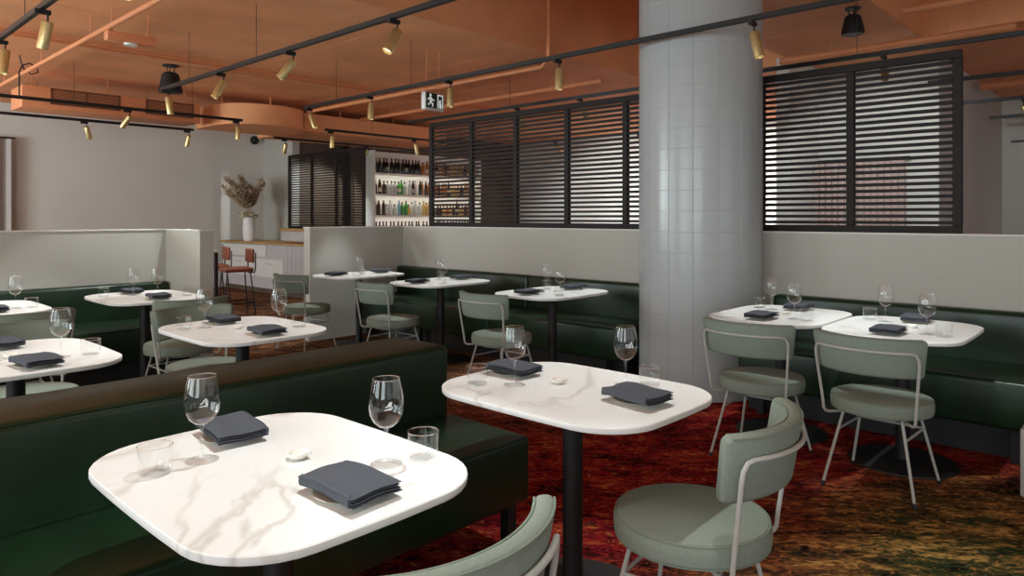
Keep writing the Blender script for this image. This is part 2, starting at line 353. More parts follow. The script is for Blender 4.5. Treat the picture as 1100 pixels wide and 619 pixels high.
# pipes under the ceiling
def pipe(pts, r, label, n=10, clips=True):
    pts = [kk(p) for p in pts]; t = thing('ceiling_pipe', label, 'pipe', pts[0]); o = Vector(pts[0])
    MB().tube([Vector(p)-o for p in pts], r, n).build('pipe_run', M['orange_pipe'], t)
    if clips:
        a, c = Vector(pts[0]), Vector(pts[-1]); L = (c-a).length; k = max(2, int(L/1.6))
        for i in range(k):
            q = a + (c-a)*((i+.5)/k) - o
            if len(pts) == 2: MB().tube([q, q+Vector((0, 0, CEIL-(q+o).z))], .006, 6).build('hanger_rod', M['orange_pipe'], t)
    return t
pipe([(2.15, 1.5, 3.08), (2.15, 13.4, 3.08)], .022, 'thick orange pipe running diagonally across the upper left ceiling')
pipe([(.3, 8.4, 3.22), (8.6, 8.4, 3.22)], .014, 'thin orange conduit crossing the ceiling, nearer of the close pair')
pipe([(.3, 8.55, 3.22), (8.6, 8.55, 3.22)], .014, 'thin orange conduit crossing the ceiling, farther of the close pair')
pipe([(6.1, 5.1, 4.5), (6.1, 5.1, 3.16), (6.1, 5.2, 3.08), (6.1, 10.2, 3.08)], .026, 'orange pipe dropping down the downstand and turning under the ceiling', clips=False)
pipe([(7.95, 1.0, 3.14), (7.95, 3.2, 3.14)], .04, 'short orange pipe under the ceiling above the right screen')
pipe([(8.5, -3.0, 3.2), (8.5, 1.8, 3.2)], .04, 'orange pipe along the far edge of the dark ceiling bay')
pipe([(6.95, -1.5, 3.2), (6.95, 1.7, 3.2)], .03, 'thin orange pipe across the dark ceiling bay at upper right')
pipe([(11.2, -2.0, 3.12), (11.2, 1.8, 3.12)], .05, 'orange pipe near the far right white wall')
for (x, y0, y1) in ((9.2, 5.3, 11.5), (7.4, 5.3, 10.6)):
    pipe([(x, y0, 3.12), (x, y1, 3.12)], .03, 'orange pipe seen behind the left slatted screen, ' + ('farther one' if x > 8 else 'nearer one'))

# ------------------------------------------------------------------ tiled column
CX, CY, CR = 5.165, 2.737, .48
col = struct(MB().lathe([(CR-.0025, 0), (CR-.0025, CEIL+.02)], 64).build('column', M['grout'], loc=(CX, CY, 0)))
NT, TH = 16, .157
def tile_verts(a0, a1, z0, z1):
    n = 5; vs = []; fs = []; bv = .0012
    for (r, ins) in ((CR-.014, 0), (CR-bv, 0), (CR, bv)):
        for zz in (z0+ins, z1-ins):
            for k in range(n):
                a = a0+ins/CR + (a1-a0-2*ins/CR)*k/(n-1); vs.append((r*math.cos(a), r*math.sin(a), zz))
    for lv in range(2):
        o0, o1 = lv*2*n, (lv+1)*2*n
        for k in range(n-1):
            fs.append((o0+k, o0+k+1, o1+k+1, o1+k)); fs.append((o0+n+k+1, o0+n+k, o1+n+k, o1+n+k+1))
        fs.append((o0+n, o0, o1, o1+n)); fs.append((o0+n-1, o0+2*n-1, o1+2*n-1, o1+n-1))
    o = 4*n
    for k in range(n-1): fs.append((o+k, o+k+1, o+n+k+1, o+n+k))
    return vs, fs
da = 2*PI/NT; gap = .0009
tile_me = MB().add(*tile_verts(gap/CR, da-gap/CR, gap, TH-gap)).mesh('tile', M['tile'])
rest = MB(); a_cam = math.atan2(-CY, -CX)
for i in range(NT):
    amid = (i+.5)*da; facing = abs((amid-a_cam+PI) % (2*PI)-PI) < math.radians(105)
    for j in range(int(CEIL/TH)+1):
        z1 = min((j+1)*TH, CEIL)
        if facing and z1 == (j+1)*TH:
            o = link('tile', tile_me, col, (0, 0, j*TH)); o.rotation_euler = (0, 0, i*da)
        else: rest.add(*tile_verts(i*da+gap/CR, (i+1)*da-gap/CR, j*TH+gap, z1-gap))
rs = rest.build('tile_rest', M['tile'], col); rs['kind'] = 'stuff'

# ------------------------------------------------------------------ slatted screens
def screen(name, label, X, ystiles, z0, z1, pitch=.0435, rot=0., depth=.045):
    t = thing(name, label, 'screen', (X, (ystiles[0]+ystiles[-1])/2, z0)); yc = (ystiles[0]+ystiles[-1])/2
    ya, yb = min(ystiles), max(ystiles); H = z1-z0; d = depth/2
    MB().rbox(-d, d, ya-yc-.025, yb-yc+.025, 0, .05, .003, 1).build('bottom_rail', M['slat'], t)
    MB().rbox(-d, d, ya-yc-.025, yb-yc+.025, H-.055, H, .003, 1).build('top_rail', M['slat'], t)
    S = sorted(ystiles)
    for y in S: MB().rbox(-d*1.02, d*1.02, y-yc-.027, y-yc+.027, .05, H-.055, .003, 1).build('stile', M['slat'], t)
    n = int((H-.105)/pitch); p = (H-.105)/n
    cache = {}
    for i in range(len(S)-1):
        L = round(S[i+1]-S[i]-.05, 3)
        if L not in cache: cache[L] = MB().box(-.014, .014, -L/2, L/2, -.0115, .0115).mesh('slat', M['slat'], False)
        for k in range(n): link('slat', cache[L], t, (0, (S[i]+S[i+1])/2-yc, .05+(k+.5)*p))
    return t
screen('slatted_screen', 'long dark brown slatted timber screen on the low wall left of the tiled column', 5.48, [6.40, 5.71, 5.03, 4.34, 3.65, 3.16], WT+.012, 2.49)
screen('slatted_screen', 'dark brown slatted timber screen on the low wall right of the tiled column', 5.48, [2.36, 1.685, 1.01], WT+.012, 2.49)

# ------------------------------------------------------------------ benches
def bench_box(root, part, x0, x1, y0, y1, z0, z1, r=.025):
    return MB().rbox(x0, x1, y0, y1, z0, z1, r, 3).build(part, M['leather'], root)
def leg(root, x, y, h): return MB().rbox(x-.025, x+.025, y-.025, y+.025, 0, h, .003, 1).build('leg', M['black'], root)
SEAT, BTOP, SB = .46, .775, .19
# foreground booth: double-sided bench with a wide shared back
bx0, bx1 = -1.5, 2.19
t = thing('booth_bench', 'large dark green leather booth bench with broad shared back in the foreground', 'bench', (0, 2.62, 0))
bench_box(t, 'backrest', bx0, bx1, -.19, .19, SB, BTOP, .03)
bench_box(t, 'seat', bx0, bx1, -.69, -.191, SB, SEAT, .022)
bench_box(t, 'seat', bx0, bx1, .191, .69, SB, SEAT, .022)
pp = MB()
for yy in (-.186, .186): pp.tube([(bx0+.03, yy*.98, BTOP-.008), (bx1-.03, yy*.98, BTOP-.008)], .004, 6)
pp.build('piping', M['leather'], t)
MB().tube([(bx0+.02, -.684, SEAT-.008), (bx1-.02, -.684, SEAT-.008)], .004, 6).build('piping', M['leather'], t)
for xx in (bx0+.1, .2, 2.13):
    for yy in (-.62, .62): leg(t, xx, yy, SB)
# long back bench left of the column
def wall_bench(label, axis, a0, a1, front, back, legs, seams=()):
    # axis 'y': runs along Y, wall towards +X ; axis 'x': runs along X, wall towards +Y
    mid = (a0+a1)/2; t = thing('wall_bench', label, 'bench', (back-.06, mid, 0) if axis == 'y' else (mid, back-.06, 0))
    L = (a1-a0)/2; cuts = [-L] + [s-mid for s in seams] + [L]; d0 = front-(back-.06)
    def bb(part, u0, u1, w0, w1, z0, z1, r):
        if axis == 'y': bench_box(t, part, w0, w1, u0, u1, z0, z1, r)
        else: bench_box(t, part, u0, u1, w0, w1, z0, z1, r)
    for i in range(len(cuts)-1):
        bb('seat', cuts[i]+.001, cuts[i+1]-.001, d0, -.06, SB, SEAT, .022)
        bb('backrest', cuts[i]+.001, cuts[i+1]-.001, -.059, .058, SB, BTOP, .03)
    if axis == 'y': MB().box(d0+.14, .05, -L+.02, L-.02, 0, SB).build('plinth_or_shade_box', M['black'], t, smooth=False)  # black box added under the bench, stands in for the deep shade there
    else: MB().box(-L+.02, L-.02, d0+.14, .05, 0, SB).build('plinth_or_shade_box', M['black'], t, smooth=False)
    for u in legs:
        for ww in (d0+.06,):
            leg(t, ww if axis == 'y' else u-mid, u-mid if axis == 'y' else ww, SB)
    return t
wall_bench('long dark green leather wall bench left of the tiled column', 'y', 3.26, 6.86, 4.74, 5.42, (3.4, 4.6, 5.8, 6.7), (4.72,))
wall_bench('dark green leather wall bench right of the tiled column', 'y', -1.0, 2.2, 4.70, 5.42, (-.8, .6, 2.05))
wall_bench('dark green leather wall bench along the left low partition', 'x', -2.6, 2.6, 6.13, 6.87, (-2.4, 0, 2.4), (0.0,))

# ------------------------------------------------------------------ tables
TZ = .75
def top_outline(hx, hy, r, bow, n=9):
    pts = []
    for (sx, sy, a0) in ((1, 1, 0), (-1, 1, PI/2), (-1, -1, PI), (1, -1, 3*PI/2)):
        for k in range(n):
            a = a0 + PI/2*k/(n-1); pts.append([sx*(hx-r)+r*math.cos(a), sy*(hy-r)+r*math.sin(a)])
    # refine the straight sides and bow them slightly outwards
    out = []
    for i, p in enumerate(pts):
        q = pts[(i+1) % len(pts)]; out.append(p)
        if math.hypot(q[0]-p[0], q[1]-p[1]) > .12:
            for k in range(1, 6): out.append([p[0]+(q[0]-p[0])*k/6, p[1]+(q[1]-p[1])*k/6])
    return [(x*(1+bow*(1-(y/hy)**2)), y*(1+bow*(1-(x/hx)**2))) for x, y in out]
def make_table():
    t = thing('bistro_table', '', 'table', group='white marble tables set for two')
    O = top_outline(.335, .43, .17, .035); n = len(O); vs = []; fs = []
    prof = [(.965, -.022), (.995, -.020), (1., -.016), (1., -.003), (.994, 0)]
    for s_, z in prof: vs += [(x*s_, y*s_, TZ+z) for x, y in O]
    for i in range(len(prof)-1):
        for k in range(n): fs.append((i*n+k, i*n+(k+1) % n, (i+1)*n+(k+1) % n, (i+1)*n+k))
    fs.append(tuple(reversed(range(n)))); fs.append(tuple((len(prof)-1)*n+k for k in range(n)))
    MB().add(vs, fs).build('tabletop', M['marble'], t)
    MB().lathe([(.036, .012), (.036, TZ-.034)], 20).build('column', M['black'], t)
    MB().rbox(-.2, .2, -.25, .25, TZ-.034, TZ-.0225, .003, 1).build('top_plate', M['black'], t)
    MB().lathe([(.27, 0), (.275, .004), (.272, .01), (.06, .014), (.04, .02)], 40).build('base_plate', M['black'], t)
    return t
R90 = -PI/2
TABLES = [  # x, y, rotation, words, short words, chair side words, other side words
 ('T1', .885, 1.62, 0, 'nearest white marble table in front of the booth bench', 'nearest table', 'near end', 'booth end'),
 ('T2', 2.0, 1.56, 0, 'white marble table just beyond the free end of the booth bench', 'table past the booth end', 'near end', 'far end'),
 ('T3', 4.44, 1.785, R90, 'white marble table beside the tiled column on its right', 'table right beside the tiled column', 'chair side', 'bench side'),
 ('T4', 4.36, 1.07, R90, 'rightmost white marble table at the right wall bench', 'rightmost table', 'chair side', 'bench side'),
 ('T5', 4.47, 3.70, R90, 'white marble table at the back bench just left of the column', 'back bench table nearest the column', 'chair side', 'bench side'),
 ('T6', 4.47, 5.09, R90, 'middle of the three white tables along the back bench', 'middle table of the back bench', 'chair side', 'bench side'),
 ('T7', 4.42, 6.36, R90, 'farthest white table on the back bench, before the end of the low wall', 'farthest table of the back bench', 'chair side', 'bench side'),
 ('T8', .78, 3.73, PI, 'white marble table behind the booth, cut by the left picture edge', 'left-edge table behind booth', 'chair side', 'booth side'),
 ('T9', 1.84, 3.76, PI, 'white marble table behind the booth, in line with the leather stools', 'second table behind the booth', 'chair side', 'booth side'),
 ('T10', 1.03, 5.85, 0, 'white table at the left partition bench, cut by the left picture edge', 'left-edge partition bench table', 'chair side', 'bench side'),
 ('T11', 2.06, 5.83, 0, 'white table at the right end of the left partition bench', 'right-end partition bench table', 'chair side', 'bench side'),
]
proto = make_table()
for i, (k, x, y, rz, words, *_r) in enumerate(TABLES): place(proto, i > 0, (x, y, 0), rz, words)

# ------------------------------------------------------------------ chairs
def make_chair():
    t = thing('dining_chair', '', 'chair', group='sage green dining chairs')
    seat = MB().lathe([(.20, .385), (.225, .388), (.236, .398), (.238, .42), (.236, .445), (.226, .458), (.20, .463), (.12, .467), (.04, .469)], 44).build('seat', M['sage'], t)
    pz = MB()
    for r, z in ((.2315, .4545), (.2315, .392)): pz.tube([(r*math.cos(2*PI*k/44), r*math.sin(2*PI*k/44), z) for k in range(44)], .0032, 6, True)
    pz.build('piping', M['sage_pipe'], seat)
    # wrap-around back: rounded section swept along an arc, ends closed and rounded
    R, cy, half, z0, z1, th = .318, .052, math.radians(43.5), .600, .792, .046
    sec = []
    w, h, r = th/2, (z1-z0)/2, .018
    for (sx, sz, a0) in ((1, 1, 0), (-1, 1, PI/2), (-1, -1, PI), (1, -1, 3*PI/2)):
        for k in range(4):
            a = a0 + PI/2*k/3; sec.append((sx*(w-r)+r*math.cos(a), sz*(h-r)+r*math.sin(a)))
    ns, m = 30, len(sec); vs = []; fs = []; stations = []
    for i in range(ns+1):
        u = -1+2*i/ns; stations.append((u*half, 1.0))
    stations = [(-half-.05, .80), (-half-.03, .93)] + stations + [(half+.03, .93), (half+.05, .80)]
    for a, s_ in stations:
        for (p, q) in sec:
            rr = R + p*s_ + .016*((q/h)+1)      # leans outwards towards the top
            vs.append((rr*math.sin(a), cy-rr*math.cos(a), (z0+z1)/2+q*(.5+.5*s_)))
    for i in range(len(stations)-1):
        for k in range(m): fs.append((i*m+k, i*m+(k+1) % m, (i+1)*m+(k+1) % m, (i+1)*m+k))
    fs.append(tuple(reversed(range(m)))); fs.append(tuple((len(stations)-1)*m+k for k in range(m)))
    bk = MB().add(vs, fs).build('backrest', M['sage'], t, ang=50)
    pz = MB()
    for p in (w-.002, -w+.002):
        pz.tube([((R+p+.031)*math.sin(a), cy-(R+p+.031)*math.cos(a), z1-.006) for a, s_ in stations[2:-2]], .003, 6)
    pz.build('piping', M['sage_pipe'], bk)
    # tubular back frame
    ro, hf, zt, rt = R+th/2+.033, math.radians(35), .728, .0074
    def P(a, r_, z): return Vector((r_*math.sin(a), cy-r_*math.cos(a), z))
    path = []
    for sgn in (-1, 1):
        e = P(sgn*hf, ro, zt); d = Vector((math.cos(hf), sgn*0, 0))
        pts = [P(sgn*(hf-.02), ro, zt), P(sgn*(hf+.04), ro, zt-.006), P(sgn*(hf+.075), ro-.001, zt-.028), P(sgn*(hf+.085), ro-.004, zt-.06),
               P(sgn*(hf+.09), ro-.042, .43), P(sgn*(hf+.09), ro-.046, .392), P(sgn*(hf+.09), ro-.056, .377), P(sgn*(hf+.09), ro-.072, .371), P(sgn*(hf+.09), ro-.15, .371)]
        path.append(pts)
    arc = [P(-hf+2*hf*k/20, ro, zt) for k in range(1, 20)]
    MB().tube(list(reversed(path[0])) + arc + path[1], rt, 8).build('back_frame', M['frame'], t)
    MB().tube([(.165*math.cos(2*PI*k/28), .165*math.sin(2*PI*k/28), .376) for k in range(28)], .0085, 6, True).build('seat_ring', M['frame'], t)
    fx, tx = .213, .135
    def lp(sx, sy, z): f = 1-z/.384; return Vector((sx*(tx+(fx-tx)*f), sy*(tx+(fx-tx)*f), z))
    for sx in (-1, 1):
        for sy in (-1, 1):
            lg = MB().tube([lp(sx, sy, .384), lp(sx, sy, .012)], .0075, 8).build('leg', M['frame'], t)
            MB().tube([lp(sx, sy, .02), lp(sx, sy, 0)], .0105, 8).build('foot_cap', M['black_plastic'], lg)
    for (a, c) in (((-1, -1), (-1, 1)), ((1, -1), (1, 1)), ((-1, 1), (1, 1))):
        MB().tube([lp(*a, .285), lp(*c, .285)], .006, 8).build('stretcher', M['frame'], t)
    return t
CH = [ (.873, 1.144, 0, 'sage green chair at the nearest table, its back cut by the bottom edge'),
       (1.965, 1.07, math.radians(7), 'sage green chair in the right foreground with a half-lit round seat'),
       (3.94, 1.70, R90+math.radians(2), 'sage green chair in front of the tiled column'),
       (3.92, 1.06, R90-math.radians(2), 'rightmost sage green chair, at the right wall bench tables'),
       (3.97, 3.80, R90, 'sage green chair at the back bench table nearest the column'),
       (3.93, 5.13, R90, 'sage green chair at the middle table of the back bench'),
       (3.86, 6.48, R90+math.radians(10), 'sage green chair at the farthest back bench table, near the stools'),
       (.95, 4.33, PI, 'sage green chair facing the camera at the left-edge table behind the booth'),
       (1.90, 4.35, PI, 'sage green chair facing the camera at the second table behind the booth'),
       (1.12, 5.28, 0, 'sage green chair with its back to the camera at the left-edge partition table'),
       (2.10, 5.27, 0, 'sage green chair with its back to the camera at the right-end partition table')]
proto = make_chair()
for i, (x, y, rz, lab) in enumerate(CH): place(proto, i > 0, (x, y, 0), rz, lab)

# ------------------------------------------------------------------ table settings
def make_wine(etched):
    t = thing('wine_glass', '', 'glass', group='wine glasses on the tables')
    bowl = [(.006, .092), (.018, .096), (.031, .107), (.040, .124), (.0435, .145), (.0425, .170), (.038, .195), (.0335, .215)]
    MB().lathe(bowl, 28, cap1=False).build('bowl', M['glass'], t)
    MB().lathe([(.0335, .2142), (.0343, .2152), (.0335, .2162), (.0327, .2152), (.0335, .2142)], 28, cap0=False, cap1=False).build('rim', M['glass_thick'], t)
    MB().lathe([(.0405, .0012), (.041, .002), (.02, .0048), (.008, .010), (.0042, .02), (.0037, .06), (.0048, .085), (.008, .0925)], 20, cap0=True, cap1=True).build('stem', M['glass_foot'], t)
    if etched:
        sk = [(-.6, -.1), (-.2, .1), (.0, .5), (.25, .75), (.45, .6), (.35, .35), (.15, .2), (.4, .05), (.55, -.2), (.35, -.45), (0, -.5), (-.4, -.45), (-.75, -.6)]
        pts = []
        for u, v in sk:
            z = .155+v*.015; r = .0441; a = -2.0+u*.015/r; pts.append((r*math.cos(a), r*math.sin(a), z))
        MB().tube(pts, .0010, 5).build('etched_logo', M['etch'], t)
    return t
def make_tumbler():
    t = thing('water_tumbler', '', 'glass', group='water tumblers on the tables')
    MB().lathe([(.037, .006), (.0385, .02), (.0395, .068)], 28, cap0=False, cap1=False).build('wall', M['glass'], t)
    MB().lathe([(.034, .0), (.037, .003), (.037, .0068), (.0, .0072)], 28, cap0=True, cap1=False).build('base', M['glass_foot'], t)
    MB().lathe([(.0395, .0674), (.0405, .0686), (.0395, .0698), (.0385, .0686), (.0395, .0674)], 28, cap0=False, cap1=False).build('rim', M['glass_thick'], t)
    return t
def plate_mesh(): return MB().lathe([(.045, 0), (.06, .0025), (.078, .009), (.079, .0105), (.076, .0105), (.056, .005), (0.001, .004)], 28, cap1=False).mesh('side_plate', M['ceramic'])
def napkin_mesh(seed):
    rn = random.Random(seed); b = MB(); hx, hy = .068, .104; nx, ny = 10, 12
    ph = rn.uniform(0, 6); am = rn.uniform(.6, 1.2)
    def drop(x, y):
        d = max(0, abs(y)-.045); e = max(0, abs(x)-.045)
        return -(d*d*.9 + e*e*.4) + .0012*am*math.sin(40*y+ph) + .0012*am*math.sin(55*x+ph*2)
    layers = 4; th = .0058
    for L in range(layers):
        sx = hx - .0025*((L*7) % 3) ; ox = rn.uniform(-.003, .003); oy = rn.uniform(-.003, .003); vs = []
        z0 = .0165 + .0068*L
        for side in (0, 1):
            for i in range(nx+1):
                for j in range(ny+1):
                    x = -sx+2*sx*i/nx; y = -hy+2*hy*j/ny
                    edge = min(1., (sx-abs(x))/.004, (hy-abs(y))/.004); edge = max(0, edge)
                    k = math.sqrt(max(0, 1-(1-edge)**2))
                    zz = z0 + th/2 + (th/2*(.25+.75*k))*(1 if side else -1) + drop(x, y)*(1+.06*L)
                    vs.append((x+ox+.004*math.sin(9*y+ph), y+oy+.003*math.sin(20*x+ph), max(.0012+.0004*L, zz)))
        fs = []; N = (nx+1)*(ny+1); id_ = lambda i, j, s_: s_*N+i*(ny+1)+j
        for i in range(nx):
            for j in range(ny):
                fs.append((id_(i, j, 1), id_(i+1, j, 1), id_(i+1, j+1, 1), id_(i, j+1, 1)))
                fs.append((id_(i, j, 0), id_(i, j+1, 0), id_(i+1, j+1, 0), id_(i+1, j, 0)))
        for i in range(nx):
            fs.append((id_(i, 0, 0), id_(i+1, 0, 0), id_(i+1, 0, 1), id_(i, 0, 1))); fs.append((id_(i, ny, 0), id_(i, ny, 1), id_(i+1, ny, 1), id_(i+1, ny, 0)))
        for j in range(ny):
            fs.append((id_(0, j, 0), id_(0, j, 1), id_(0, j+1, 1), id_(0, j+1, 0))); fs.append((id_(nx, j, 0), id_(nx, j+1, 0), id_(nx, j+1, 1), id_(nx, j, 1)))
        b.add(vs, fs)
    # the folded edge wrapping round the stack
    pts = [( -hx-.001+.002*math.sin(9*y+ph)+.004*math.sin(9*y+ph), y, .0277+drop(hx, y)*1.05) for y in [-.096+.192*k/10 for k in range(11)]]
    vs = []; fs = []; m = 7
    for (px_, py_, pz_) in pts:
        for k in range(m):
            a = PI/2+PI*k/(m-1); vs.append((px_+.010*math.cos(a)+.006, py_, max(.001, pz_+.0135*math.sin(a)+.002)))
    for i in range(len(pts)-1):
        for k in range(m-1): fs.append((i*m+k, i*m+k+1, (i+1)*m+k+1, (i+1)*m+k))
    for i in range(len(pts)-1): fs.append((i*m, (i+1)*m, (i+1)*m+m-1, i*m+m-1))
    fs.append(tuple(range(m))); fs.append(tuple((len(pts)-1)*m+k for k in range(m)))
    b.add(vs, fs)
    return b.mesh('napkin', M['napkin'], ang=60)
def salt_mesh():
    b = MB().lathe([(.012, 0), (.020, .003), (.0265, .012), (.028, .018), (.0265, .0182), (.022, .010), (.012, .0085), (.001, .008)], 24, cap1=False)
    nv = []
    for (x, y, z) in b.v:
        if x > .015 and z > .009: k = (x-.015)/.013; x += .009*k*max(0, 1-abs(y)/.014); z += .002*k
        nv.append((x, y, z))
    b.v = nv; return b.mesh('salt_dish', M['salt'])
wine_e, wine_p, tumb = make_wine(True), make_wine(False), make_tumbler()
plate_me, salt_me = plate_mesh(), salt_mesh(); nap_me = [napkin_mesh(s_) for s_ in (1, 2, 3)]
# local offsets on a table: (chair-side setting), (opposite setting), salt dish
GEN = dict(n=((.0, -.285), (.0, .285)), w=((.15, -.165), (-.13, .165)), t=((.24, -.20), (-.23, .20)), s=(.03, .01))
CUSTOM = {'T1': dict(n=((.015, -.285), (.02, .30)), w=((.186, -.195), (-.116, .17)), t=((.28, -.226), (-.232, .163)), s=(.057, .005)),
          'T2': dict(n=((.01, -.265), (.03, .325)), w=((.175, -.11), (-.103, .19)), t=((.235, -.175), (-.187, .30)), s=(.03, .09))}
for kq in ('T5', 'T6', 'T7'): CUSTOM[kq] = dict(GEN, w=((.18, -.12), (-.16, .12)))
CUSTOM['T11'] = dict(GEN, w=((.07, -.06), (-.05, .10)))
uw = [False, False]; ut = False
for idx, (k, tx, ty, rz, words, short, sideA, sideB) in enumerate(TABLES):
    S = CUSTOM.get(k, GEN); rot = Matrix.Rotation(rz, 3, 'Z')
    def W(p, z=TZ):
        j = 0 if k in CUSTOM else .012
        v = rot @ Vector((p[0]+random.uniform(-j, j), p[1]+random.uniform(-j, j), 0)); return (tx+v.x, ty+v.y, z)
    for s_ in (0, 1):
        side = (sideA, sideB)[s_]
        pn = W(S['n'][s_]); po = link('side_plate', plate_me, None, pn)
        tag(po, f'beige plate under napkin, {side} of the {short}', 'plate', 'side plates on the tables')
        no = link('napkin', nap_me[(idx+s_) % 3], None, (pn[0], pn[1], TZ)); no.rotation_euler = (0, 0, rz+random.uniform(-.12, .12)+PI*s_)
        tag(no, f'folded charcoal napkin, {side} of the {short}', 'napkin', 'folded charcoal napkins')
        e = 0 if k in ('T1', 'T2', 'T8') else 1
        place((wine_e, wine_p)[e], uw[e], W(S['w'][s_]), rz*0+random.uniform(-.2, .2), f'empty wine glass at the {side} of the {short}'); uw[e] = True
        place(tumb, ut, W(S['t'][s_]), 0, f'clear water tumbler, {side} of the {short}'); ut = True
    so = link('salt_dish', salt_me, None, W(S['s'])); so.rotation_euler = (0, 0, YAW-PI/2+random.uniform(-.3, .3))
    tag(so, f'tiny white spouted salt dish on the {short}', 'dish', 'salt dishes on the tables')

# ------------------------------------------------------------------ tracks and spotlights
TRZ = CAM_H + 1.4*K
def track(p0, p1, label):
    a, c = Vector((p0[0]*K, p0[1]*K, TRZ)), Vector((p1[0]*K, p1[1]*K, TRZ)); t = thing('light_track', label, 'track', tuple(a)); d = c-a; L = d.length
    ang = math.atan2(d.y, d.x); t.rotation_euler = (0, 0, ang)
    MB().rbox(0, L, -.0175, .0175, -.018, .018, .002, 1).build('rail', M['track'], t)
    MB().box(.01, L-.01, -.008, .008, -.0195, -.0175).build('conductor_slot', M['black'], t, smooth=False)
    n = max(2, int(L/1.3))
    for k in range(n):
        x = L*(k+.5)/n
        q = a + d*((k+.5)/n); zt = CEIL
        if in_hole(q.x, q.y): continue
        MB().tube([(x, 0, .018), (x, 0, zt-TRZ)], .0025, 5).build('hanger_wire', M['black'], t)
    return t
track((1.29, -.5), (1.29, 8.05), 'black light track at the upper left corner of the picture')
track((3.02, -.5), (3.02, 8.05), 'long black light track running from the dark ceiling speaker towards the top edge')
track((4.77, -.5), (4.77, 8.05), 'long black light track passing in front of the tiled column')
track((6.55, -1.5), (6.55, 8.2), 'black light track just above and behind the slatted screens')
track((.5, 9.8), (4.79, 9.8), 'black light track before the left wall, upper of the two')
track((.5, 11.45), (4.78, 11.45), 'black light track before the left wall, lower of the two')
track((6.2, 9.85), (9.8, 9.85), 'black light track above the bar, nearer one')
track((6.2, 11.5-.85+.85), (9.8, 11.5), 'black light track above the bar, close to the bottle shelves')
track((8.32, -2.5), (8.32, 1.8), 'black light track above right of the right screen, nearest of the far three')
track((10.08, -2.5), (10.08, 1.8), 'black light track in the far right room, middle of three')
track((11.85, -2.5), (11.85, 1.8), 'black light track in the far right room, farthest of three')
MB_r = MB().box(0, .03, 0, 4.0, 0, .03).build('curtain_rail', M['track'], None, (XB-.03, -2.3, CAM_H+1.18*K), smooth=False); tag(MB_r, 'thin black rail fixed along the far right white wall', 'rail')

sp_proto = None
def spotlight(x, y, target, label, watts=None, size=46):
    """lamp head aimed at target; the light itself belongs to the lamp"""
    x *= K; y *= K
    t = thing('track_spotlight', label, 'spotlight', (x, y, TRZ-.0195), 0, 'brass track spotlights')
    MB().rbox(-.045, .045, -.014, .014, -.03, -.0005, .003, 1).build('adapter', M['black_plastic'], t)
    MB().tube([(.028, 0, -.03), (.028, 0, -.085)], .006, 8).build('stem', M['black_plastic'], t)
    piv = Vector((.028, 0, -.075)); w0 = Vector((x, y, TRZ-.0195))+piv
    d = (Vector(target)-w0).normalized(); q = Vector((0, 0, -1)).rotation_difference(d).to_matrix().to_4x4()
    T = Matrix.Translation(piv) @ q
    h = MB().lathe([(.030, .005), (.034, -.001), (.034, -.172), (.031, -.175), (.029, -.166), (.027, -.150)], 20, cap1=False).xf(T).build('lamp_head', M['brass'], t)
    MB().lathe([(.0268, -.152), (.001, -.152)], 20, cap0=False).xf(T).build('lens', M['lens'], h)
    if watts:
        l = bpy.data.lights.new('spot_light', 'SPOT'); l.energy = watts; l.spot_size = math.radians(size); l.spot_blend = .45; l.shadow_soft_size = .022; l.color = (.91, 1., 1.)
        lo = bpy.data.objects.new('spot_light', l); COL.objects.link(lo); lo.parent = t
        lo.matrix_local = T @ Matrix.Translation((0, 0, -.182))
    return t
P_ = SPOT_W
# track in front of the column
spotlight(4.77, 7.96, (4.9, 6.9, .6), 'brass spotlight at the far end of the long middle track', P_*.6)
spotlight(4.77, 6.66, (4.42, 6.36, TZ), 'brass spotlight on the middle track above the farthest back bench table', P_)
spotlight(4.77, 5.31, (4.5, 5.1, TZ), 'brass spotlight beside the exit sign on the middle track', P_)
spotlight(4.77, 3.89, (4.5, 3.75, TZ), 'brass spotlight on the middle track just left of the column', P_)
spotlight(4.77, 2.12, (4.56, 1.62, TZ), 'brass spotlight hanging in front of the tiled column', P_*.95, 46)
spotlight(3.02, .95, (4.36, 1.05, TZ), 'brass spotlight over the rightmost table, above the picture', P_*1.3, 30)
# long track left
spotlight(3.02, 7.95, (3.25, 7.5, 0), 'brass spotlight hanging below the dark ceiling speaker at the left', P_*.6)
spotlight(3.02, 6.62, (1.95, 6.6, .7), 'brass spotlight next right of the dark ceiling speaker at the left', P_)
spotlight(3.02, 5.33, (1.75, 5.9, TZ), 'brass spotlight in the middle of the long left track', P_)
spotlight(3.02, 3.93, (1.9, 3.76, TZ), 'nearest brass spotlight in view on the long left track', P_*1.1)
spotlight(3.02, 2.0, (2.05, 1.56, TZ), 'brass spotlight over the table past the booth end, above the picture', P_*1.15)
spotlight(3.02, .6, (2.6, .3, 0), 'brass spotlight over the front carpet, above the picture', P_*.9)
spotlight(1.29, 5.46, (1.05, 5.8, TZ), 'large brass spotlight near the upper left corner, right one', P_)
spotlight(1.29, 6.64, (1.0, 6.3, .5), 'brass spotlight cut by the left picture edge', P_*.5)
spotlight(1.29, 3.9, (.85, 3.75, TZ), 'brass spotlight over the left-edge table behind the booth, above the picture', P_)
spotlight(1.29, 1.75, (.9, 1.62, TZ), 'brass spotlight over the nearest table, above the picture', P_*1.15, 56)
spotlight(1.29, .5, (1.2, .9, .5), 'brass spotlight over the nearest chair, above the picture', P_*.45)
